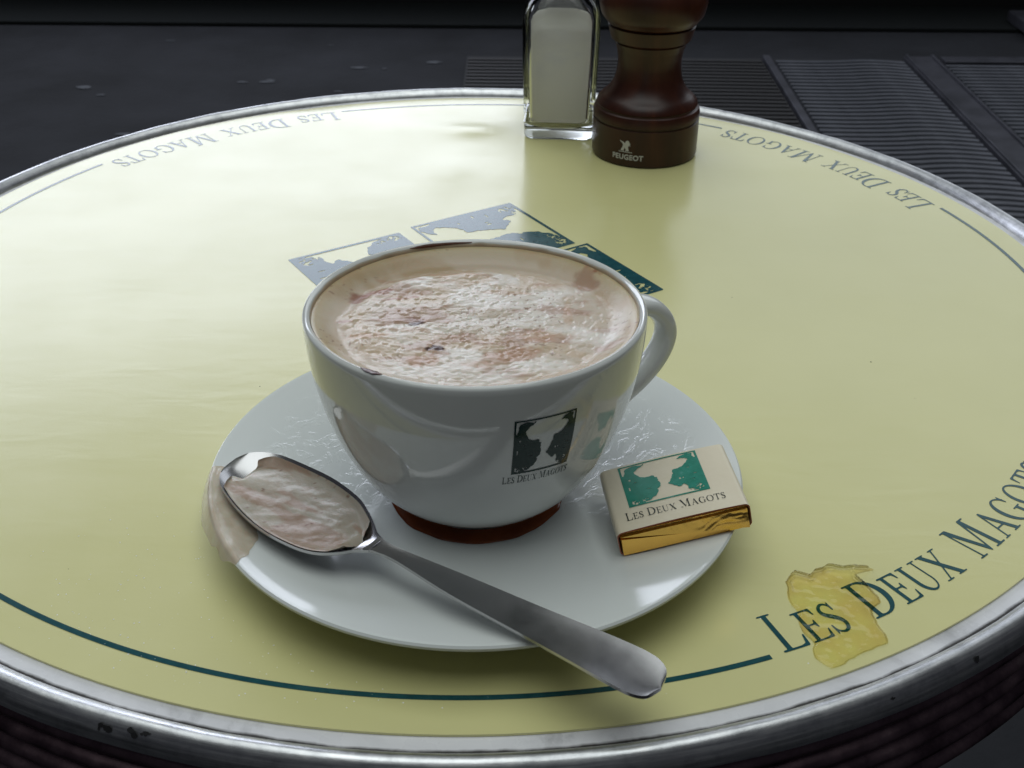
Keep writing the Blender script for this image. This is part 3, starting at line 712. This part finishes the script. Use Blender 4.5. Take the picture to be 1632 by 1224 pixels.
# froth in the spoon
na_, nr_ = 120, 40; V, cl = [], []
def sc_edge(a):
    return 1
U = np.linspace(.0042, .0590, 90); V, F, cl = [], [], []; q_ = 44
for i, u in enumerate(U):
    c = np.interp(u, BS[:, 0], BS[:, 1]); wv = np.interp(u, BS[:, 0], BS[:, 2])
    f = i/(len(U)-1); e = min(1, math.sin(math.pi*f)*7)**.5
    uj = u+.0012*(float(vnoise(f*3+2, 5))-.5)
    for q in range(q_+1):
        s = -1+2*q/q_; y = c+(wv-.0010)*s*(.62+.38*e)
        uu = u+.0022*(float(vnoise(s*3+9, 1.5 if f < .5 else 8.5))-.5)*2*(abs(f-.5)*2)**3
        n0 = float(fbm(uu*60+1, y*60+4, 2))
        n1 = float(fbm(uu*110+9, y*140+3, 3)); n2 = float(fbm(uu*70+2+.8*n0, y*120+8+.8*n0, 3)); n3 = float(fbm(uu*420, y*520, 3))
        ed = max(abs(s), 0)**6
        t = (u+.0018)/.0678; dep = .0070*math.sin(math.pi*t**.9)**.75
        top = -.0017+.0006*(n1-.5)+.00025*(n3-.5)+.0010*(n2-.5)-.0007*s
        zb = -dep*(1-abs(s*.94)**2.3)+.0002
        z = max(zb, top*(1-ed)+(-.0012)*ed) if e > .98 else max(zb, zb*(1-e)+top*e)
        V.append((uu, y, z))
        cc = np.array([.31, .265, .20])*(1-n2)+np.array([.52, .47, .40])*n2
        k2 = float(sstep(.52, .70, fbm(uu*55+40+n0, y*230+17+2*n0, 4))); cc = cc*(1-.6*k2)+np.array([.30, .17, .11])*.6*k2
        k3 = float(sstep(.84, .90, fbm(uu*700+4, y*700+7, 2))); cc = cc*(1-.7*k3)+coc*.7*k3
        cl.append(cc)
for i in range(len(U)-1):
    for q in range(q_):
        a = i*(q_+1)+q; F.append((a, a+q_+1, a+q_+2, a+1))
o = mesh('spoonful_of_froth', V, F, MT['foam2'], None, sharp=0, col=np.array(cl), loc=tuple(spoon.location)); o.rotation_euler = spoon.rotation_euler
tag(o, 'greyish milk froth with cocoa streaks lying in the spoon bowl', 'froth')

# ------------------------------------------------------------------ wrapped chocolate
A = Vector((.0345, .2938, ZT+.0096)); ux = Vector((.0409, .0044, .0092)).normalized(); uy = Vector((-.0022, .0333, .0004)); uy = (uy-ux*uy.dot(ux)).normalized(); uz = ux.cross(uy)
choc = thing('wrapped_chocolate', 'small chocolate in gold foil and a cream paper sleeve with green emblem', 'chocolate')
Mx = Matrix((ux, uy, uz)).transposed().to_4x4(); Mx.translation = A; choc.matrix_world = Mx
LX, LY, LZ = .0420, .0328, .0090
def topz(x): return LZ*(1+.05*math.sin(math.pi*min(1, max(0, x/LX))))
# gold foil block, a little inset from the sleeve, with folded end flaps
V, F = box(.0008, LX-.0008, .0002, LY-.0004, .0003, LZ-.0008, .0007); fo_ = mesh('foil_block', V, F, MT['gold'], choc, sharp=50)
y0 = -.0004
flap = [[(.0009, y0-.0004, LZ-.0012), (LX-.0011, y0-.0005, LZ-.0012), (LX-.0012, y0-.0016, .0012), (LX*.52, y0-.0010, .0040)],
        [(.0009, y0-.0002, .0004), (LX-.0012, y0-.0002, .0004), (LX-.0013, y0-.0009, .0014), (LX*.50, y0-.0009, .0042), (.0011, y0-.0007, LZ-.0019)]]
for i, P in enumerate(flap):
    P = P if i == 0 else P
    k = len(P); back = [(x, .0006, z) for x, y, z in P]
    V = P+back; F = [tuple(range(k)) if i else tuple(range(k-1, -1, -1)), ]
    F += [(a, (a+1) % k, k+(a+1) % k, k+a) for a in range(k)]
    mesh('foil_flap', V, F, MT['gold'], choc, smooth=False)
# paper sleeve: a closed band round the block, open at the two ends
pts = []
def rc(cx, cz, a0, a1, r, k=6):
    for t in np.linspace(a0, a1, k): pts.append((cx+r*math.cos(R(t)), cz+r*math.sin(R(t))))
rc(.0016, .0016, 270, 180, .0016); rc(.0018, LZ-.0018, 180, 90, .0018)
for t in np.linspace(.1, .9, 15): pts.append((LX*t, LZ+.0005*math.sin(math.pi*t)))
rc(LX-.0018, LZ-.0018, 90, 0, .0018); rc(LX-.0016, .0016, 0, -90, .0016)
k = len(pts); V, F = [], []; ny = 12
for j in range(ny+1):
    y = LY*j/ny
    for x, z in pts: V.append((x, y, z))
inn = len(V)
for j in (0, ny):
    y = LY*j/ny
    for x, z in pts: V.append((x+(LX/2-x)*.016, y, z+(LZ/2-z)*.09))
for j in range(ny):
    for i in range(k): F.append((j*k+i, j*k+(i+1) % k, (j+1)*k+(i+1) % k, (j+1)*k+i))
slv = mesh('paper_sleeve', V, F, MT['paper'], choc, sharp=60)
V2 = [V[i] for i in range(k)]+[V[inn+i] for i in range(k)]; V2 = [(x, y-.00005, z) for x, y, z in V2]
F2 = [(i, k+i, k+(i+1) % k, (i+1) % k) for i in range(k)]
mesh('sleeve_edge', V2, F2, MT['paperedge'], slv, smooth=False)
def on_choc(x, y): 
    x = np.asarray(x, float); return np.c_[x, y, LZ+.0005*np.sin(np.pi*np.clip(x/LX, 0, 1))+.00014]
P, F = contour(emblem_fn, -.01, 1.01, -.01, 1.01, 84, merge=False)
mesh('printed_emblem', on_choc(.0062+P[:, 0]*.0262, .0106+P[:, 1]*.0214), F, MT['wrapink'], slv, smooth=False)
text_on(.0318, .0038, .0030, lambda x, y: on_choc(.0042+x, .0046+y), MT['blackink'], slv)

# ------------------------------------------------------------------ salt shaker
shaker = thing('salt_shaker', 'square clear glass salt shaker full of salt beside the pepper mill', 'salt shaker', (.0277, .7185, ZT+.0002), (0, 0, R(-3)))
def sq_ring(hw, rc_, n=7):
    P = []
    for cx, cy, a0 in ((1, 1, 0), (-1, 1, 90), (-1, -1, 180), (1, -1, 270)):
        for t in np.linspace(a0, a0+90, n): P.append((cx*(hw-rc_)+rc_*math.cos(R(t)), cy*(hw-rc_)+rc_*math.sin(R(t))))
    return P
def loft(rings, cap0=True, cap1=True):
    V, F = [], []
    for P, z in rings: V += [(x, y, z) for x, y in P]
    k = len(rings[0][0])
    for j in range(len(rings)-1):
        for i in range(k): F.append((j*k+i, j*k+(i+1) % k, (j+1)*k+(i+1) % k, (j+1)*k+i))
    if cap0: F.append(tuple(range(k-1, -1, -1)))
    if cap1: F.append(tuple((len(rings)-1)*k+i for i in range(k)))
    return V, F
outr = [(.0192, .005, 0), (.0204, .0055, .0008), (.0209, .006, .0030), (.0212, .006, .012), (.0224, .006, .050), (.0226, .0065, .068), (.0218, .008, .0735), (.0195, .0105, .0785), (.0165, .0125, .0825), (.0150, .0145, .0850), (.0148, .0146, .0905)]
innr = [(.0130, .0125, .0905), (.0130, .0124, .0850), (.0150, .0110, .0815), (.0178, .0085, .0765), (.0194, .006, .070), (.0192, .0052, .050), (.0180, .005, .0120), (.0172, .005, .0080), (.0150, .006, .0066)]
V, F = loft([(sq_ring(a, b_), z) for a, b_, z in outr[3:]+innr[:-2]], False, False); mesh('glass_body', V, F, MT['glasswall'], shaker, sharp=35)
bs_ = outr[:3]+[(.0212, .006, .0098), (.0205, .006, .0102), (.0180, .005, .0100), (.0172, .005, .0080), (.0120, .008, .0058)]
V, F = loft([(sq_ring(a, b_), z) for a, b_, z in bs_]); mesh('glass_base', V, F, MT['glass'], shaker, sharp=60)
sal = [(.0148, .006, .0088), (.0170, .005, .0104), (.0178, .005, .0125), (.0190, .0052, .050), (.0190, .006, .064)]
V, F = loft([(sq_ring(a, b_), z) for a, b_, z in sal], True, False)
k = 28; base = (len(sal)-1)*k; prev = base
for s, z in ((.8, .0685), (.5, .0712), (.2, .0722)):
    st = len(V); V += [(x*s, y*s, z) for x, y in sq_ring(.0190, .006)]
    for i in range(k): F.append((prev+i, prev+(i+1) % k, st+(i+1) % k, st+i))
    prev = st
F.append(tuple(prev+i for i in range(k)))
o = mesh('salt_fill', V, F, MT['salt'], shaker, sharp=50)
V, F = lathe([(.0166, .0862), (.0170, .0866), (.0170, .0985), (.0160, .1010), (.010, .1040), (.0004, .1048)], 48); mesh('cap', V, F, MT['cap'], shaker, sharp=40)

# ------------------------------------------------------------------ pepper mill
mill = thing('pepper_mill', 'turned dark brown wooden pepper mill with small white logo', 'pepper mill', (.0768, .6815, ZT+.0002))
pb = [(.0282, 0), (.0302, .0006), (.0307, .002), (.0308, .0150), (.0307, .0212), (.0299, .0217), (.0299, .0224), (.0308, .0229), (.0309, .0258), (.0300, .0282), (.0287, .0290), (.0287, .0296), (.0292, .0302), (.0288, .0318), (.0264, .0345), (.0228, .0378), (.0196, .0432), (.0182, .0500), (.0181, .0550), (.0190, .0610), (.0204, .0648), (.0200, .0654), (.0206, .0662), (.0226, .0668), (.0236, .0700), (.0246, .0742), (.0238, .0748)]
def dens(P, k=3):
    P = np.array(P); o = []
    for a, b_ in zip(P, P[1:]):
        for t in np.linspace(0, 1, k, endpoint=False): o.append(tuple(a*(1-t)+b_*t))
    return o+[tuple(P[-1])]
lo_ = spline(pb[14:20], 6)
V, F = lathe(pb[:14]+[tuple(q) for q in lo_]+pb[20:], 96); mb = mesh('body', V, F, MT['wood'], mill, sharp=32)
hd = [(.0200, .0750), (.0240, .0752), (.0262, .0775), (.0284, .0802), (.0296, .0840), (.0300, .0880), (.0294, .0925), (.0270, .0975), (.0225, .1020), (.0160, .1050), (.0070, .1064), (.0004, .1066)]
V, F = lathe([tuple(q) for q in spline(hd, 4)], 96); mesh('head', V, F, MT['wood'], mill, sharp=40)
V, F = lathe([(.004, .1060), (.0052, .1075), (.0060, .1105), (.0045, .1135), (.0004, .1142)], 32); mesh('knob', V, F, MT['cap'], mill, sharp=50)
# white logo: name and a small standing lion
cu = bpy.data.curves.new('logo_text', 'FONT'); cu.body = 'PEUGEOT'; cu.size = .0042; cu.offset = .00014; cu.space_character = 1.08
to = bpy.data.objects.new('logo_text', cu); C.objects.link(to)
bpy.context.view_layer.update()
dg = bpy.context.evaluated_depsgraph_get(); tm = bpy.data.meshes.new_from_object(to.evaluated_get(dg))
TV = np.array([v.co[:2] for v in tm.vertices]); TF = [tuple(p.vertices) for p in tm.polygons]
bpy.data.objects.remove(to); bpy.data.meshes.remove(tm)
TV[:, 0] *= .0186/TV[:, 0].max()
def on_mill(x, z): 
    a = R(-131)+np.asarray(x)/.0308; r = .03094; return np.c_[r*np.cos(a), r*np.sin(a), z]
mesh('logo_lettering', on_mill(TV[:, 0], .0048+TV[:, 1]), TF, MT['whiteink'], mb, smooth=False)
LION = [(.10, 0), (.42, 0), (.36, .10), (.46, .30), (.56, .12), (.52, 0), (.86, 0), (.80, .12), (.74, .38), (.80, .50), (.98, .52), (.84, .62), (.96, .72), (.84, .78), (.80, .96), (.66, 1), (.54, .92), (.46, .72), (.30, .84), (.06, .92), (.0, .98), (.02, .86), (.20, .74), (.30, .56), (.24, .34), (.14, .14)]
P, F = contour(lambda X, Y: f_poly(X, Y, LION), -.02, 1.02, -.02, 1.02, 40, merge=False)
mesh('logo_lion', on_mill(.0045+P[:, 0]*.0068, .0098+P[:, 1]*.0062), F, MT['whiteink'], mb, smooth=False)
P, F = box(.0042, .0116, 0, 1, 0, 1)[0], None
mesh('logo_bar', on_mill(np.array([.0040, .0060, .0080, .0100, .0122]*2), np.array([.0090]*5+[.0094]*5)), [(i, i+1, i+6, i+5) for i in range(4)], MT['whiteink'], mb, smooth=False)

# ------------------------------------------------------------------ coffee spilt on the printed sheet
SPL = np.array([(.0866, .2935), (.0905, .2962), (.0945, .2958), (.0965, .2990), (.1010, .3008), (.1075, .3014), (.1140, .3012), (.1196, .3008), (.1170, .2985), (.1105, .2965), (.1118, .2925), (.1135, .2880), (.1150, .2840), (.1122, .2800), (.1115, .2745), (.1130, .2700), (.1120, .2660), (.1070, .2630), (.1010, .2612), (.0975, .2570), (.0930, .2553), (.0900, .2600), (.0905, .2650), (.0880, .2710), (.0868, .2790), (.0862, .2860)])-[TX, TY]
def spf(X, Y): return f_poly(X, Y, SPL)+.0046*(fbm(X*120+3, Y*120+8, 2)-.5)
P, F = contour(spf, SPL[:, 0].min()-.002, SPL[:, 0].max()+.002, SPL[:, 1].min()-.002, SPL[:, 1].max()+.002, 150, merge=False)
d = spf(P[:, 0], P[:, 1]); yn = (P[:, 1]+TY-.2553)/(.3014-.2553)
hgt = .00025+.0016*np.exp(-((d-.0009)/.0006)**2)*(.12+.88*sstep(.6, .95, yn))+.0009*sstep(.0, .002, d)*fbm(P[:, 0]*230, P[:, 1]*230, 2)
hgt = hgt*sstep(-.0002, .0008, d)+.00016
Vz = np.c_[P+[TX, TY], zl(hz(P[:, 0], P[:, 1])+hgt)]
o = mesh('coffee_puddle', Vz, F, MT['spill'], None, sharp=0); tag(o, 'thin tan coffee puddle spilt across the green lettering at the table edge', 'coffee spill')

# ------------------------------------------------------------------ crumbs and grains on the sheet
def grains(name, k, m, size, label, area_):
    V, F = [], []
    for i in range(k):
        while True:
            x, y = area_()
            if math.hypot(x-TX, y-TY) < .27 and math.hypot(x-SX, y-SY) > .09: break
        s = size*random.uniform(.5, 1.4); z0 = zl(float(hz(x-TX, y-TY))); b0 = len(V)
        for q in range(4):
            a = q*math.pi/2+random.uniform(-.4, .4); V.append((x+s*math.cos(a), y+s*math.sin(a), z0+.00002))
        V.append((x, y, z0+s*.6)); F += [(b0+q, b0+(q+1) % 4, b0+4) for q in range(4)]
    o = mesh(name, V, F, m, None, smooth=False); tag(o, label, 'crumbs', kind='stuff')
g_ = random.gauss
grains('sugar_grains', 160, MT['crumb'], .00024, 'scattered pale sugar grains on the cream table top', lambda: random.choice([(g_(-.05, .05), g_(.25, .012)), (g_(-.11, .03), g_(.29, .02)), (g_(-.09, .06), g_(.26, .02))]))
grains('dark_crumbs', 6, MT['dcrumb'], .00032, 'few tiny dark crumbs scattered on the cream table top', lambda: (random.uniform(-.15, .18), random.uniform(.235, .5)))
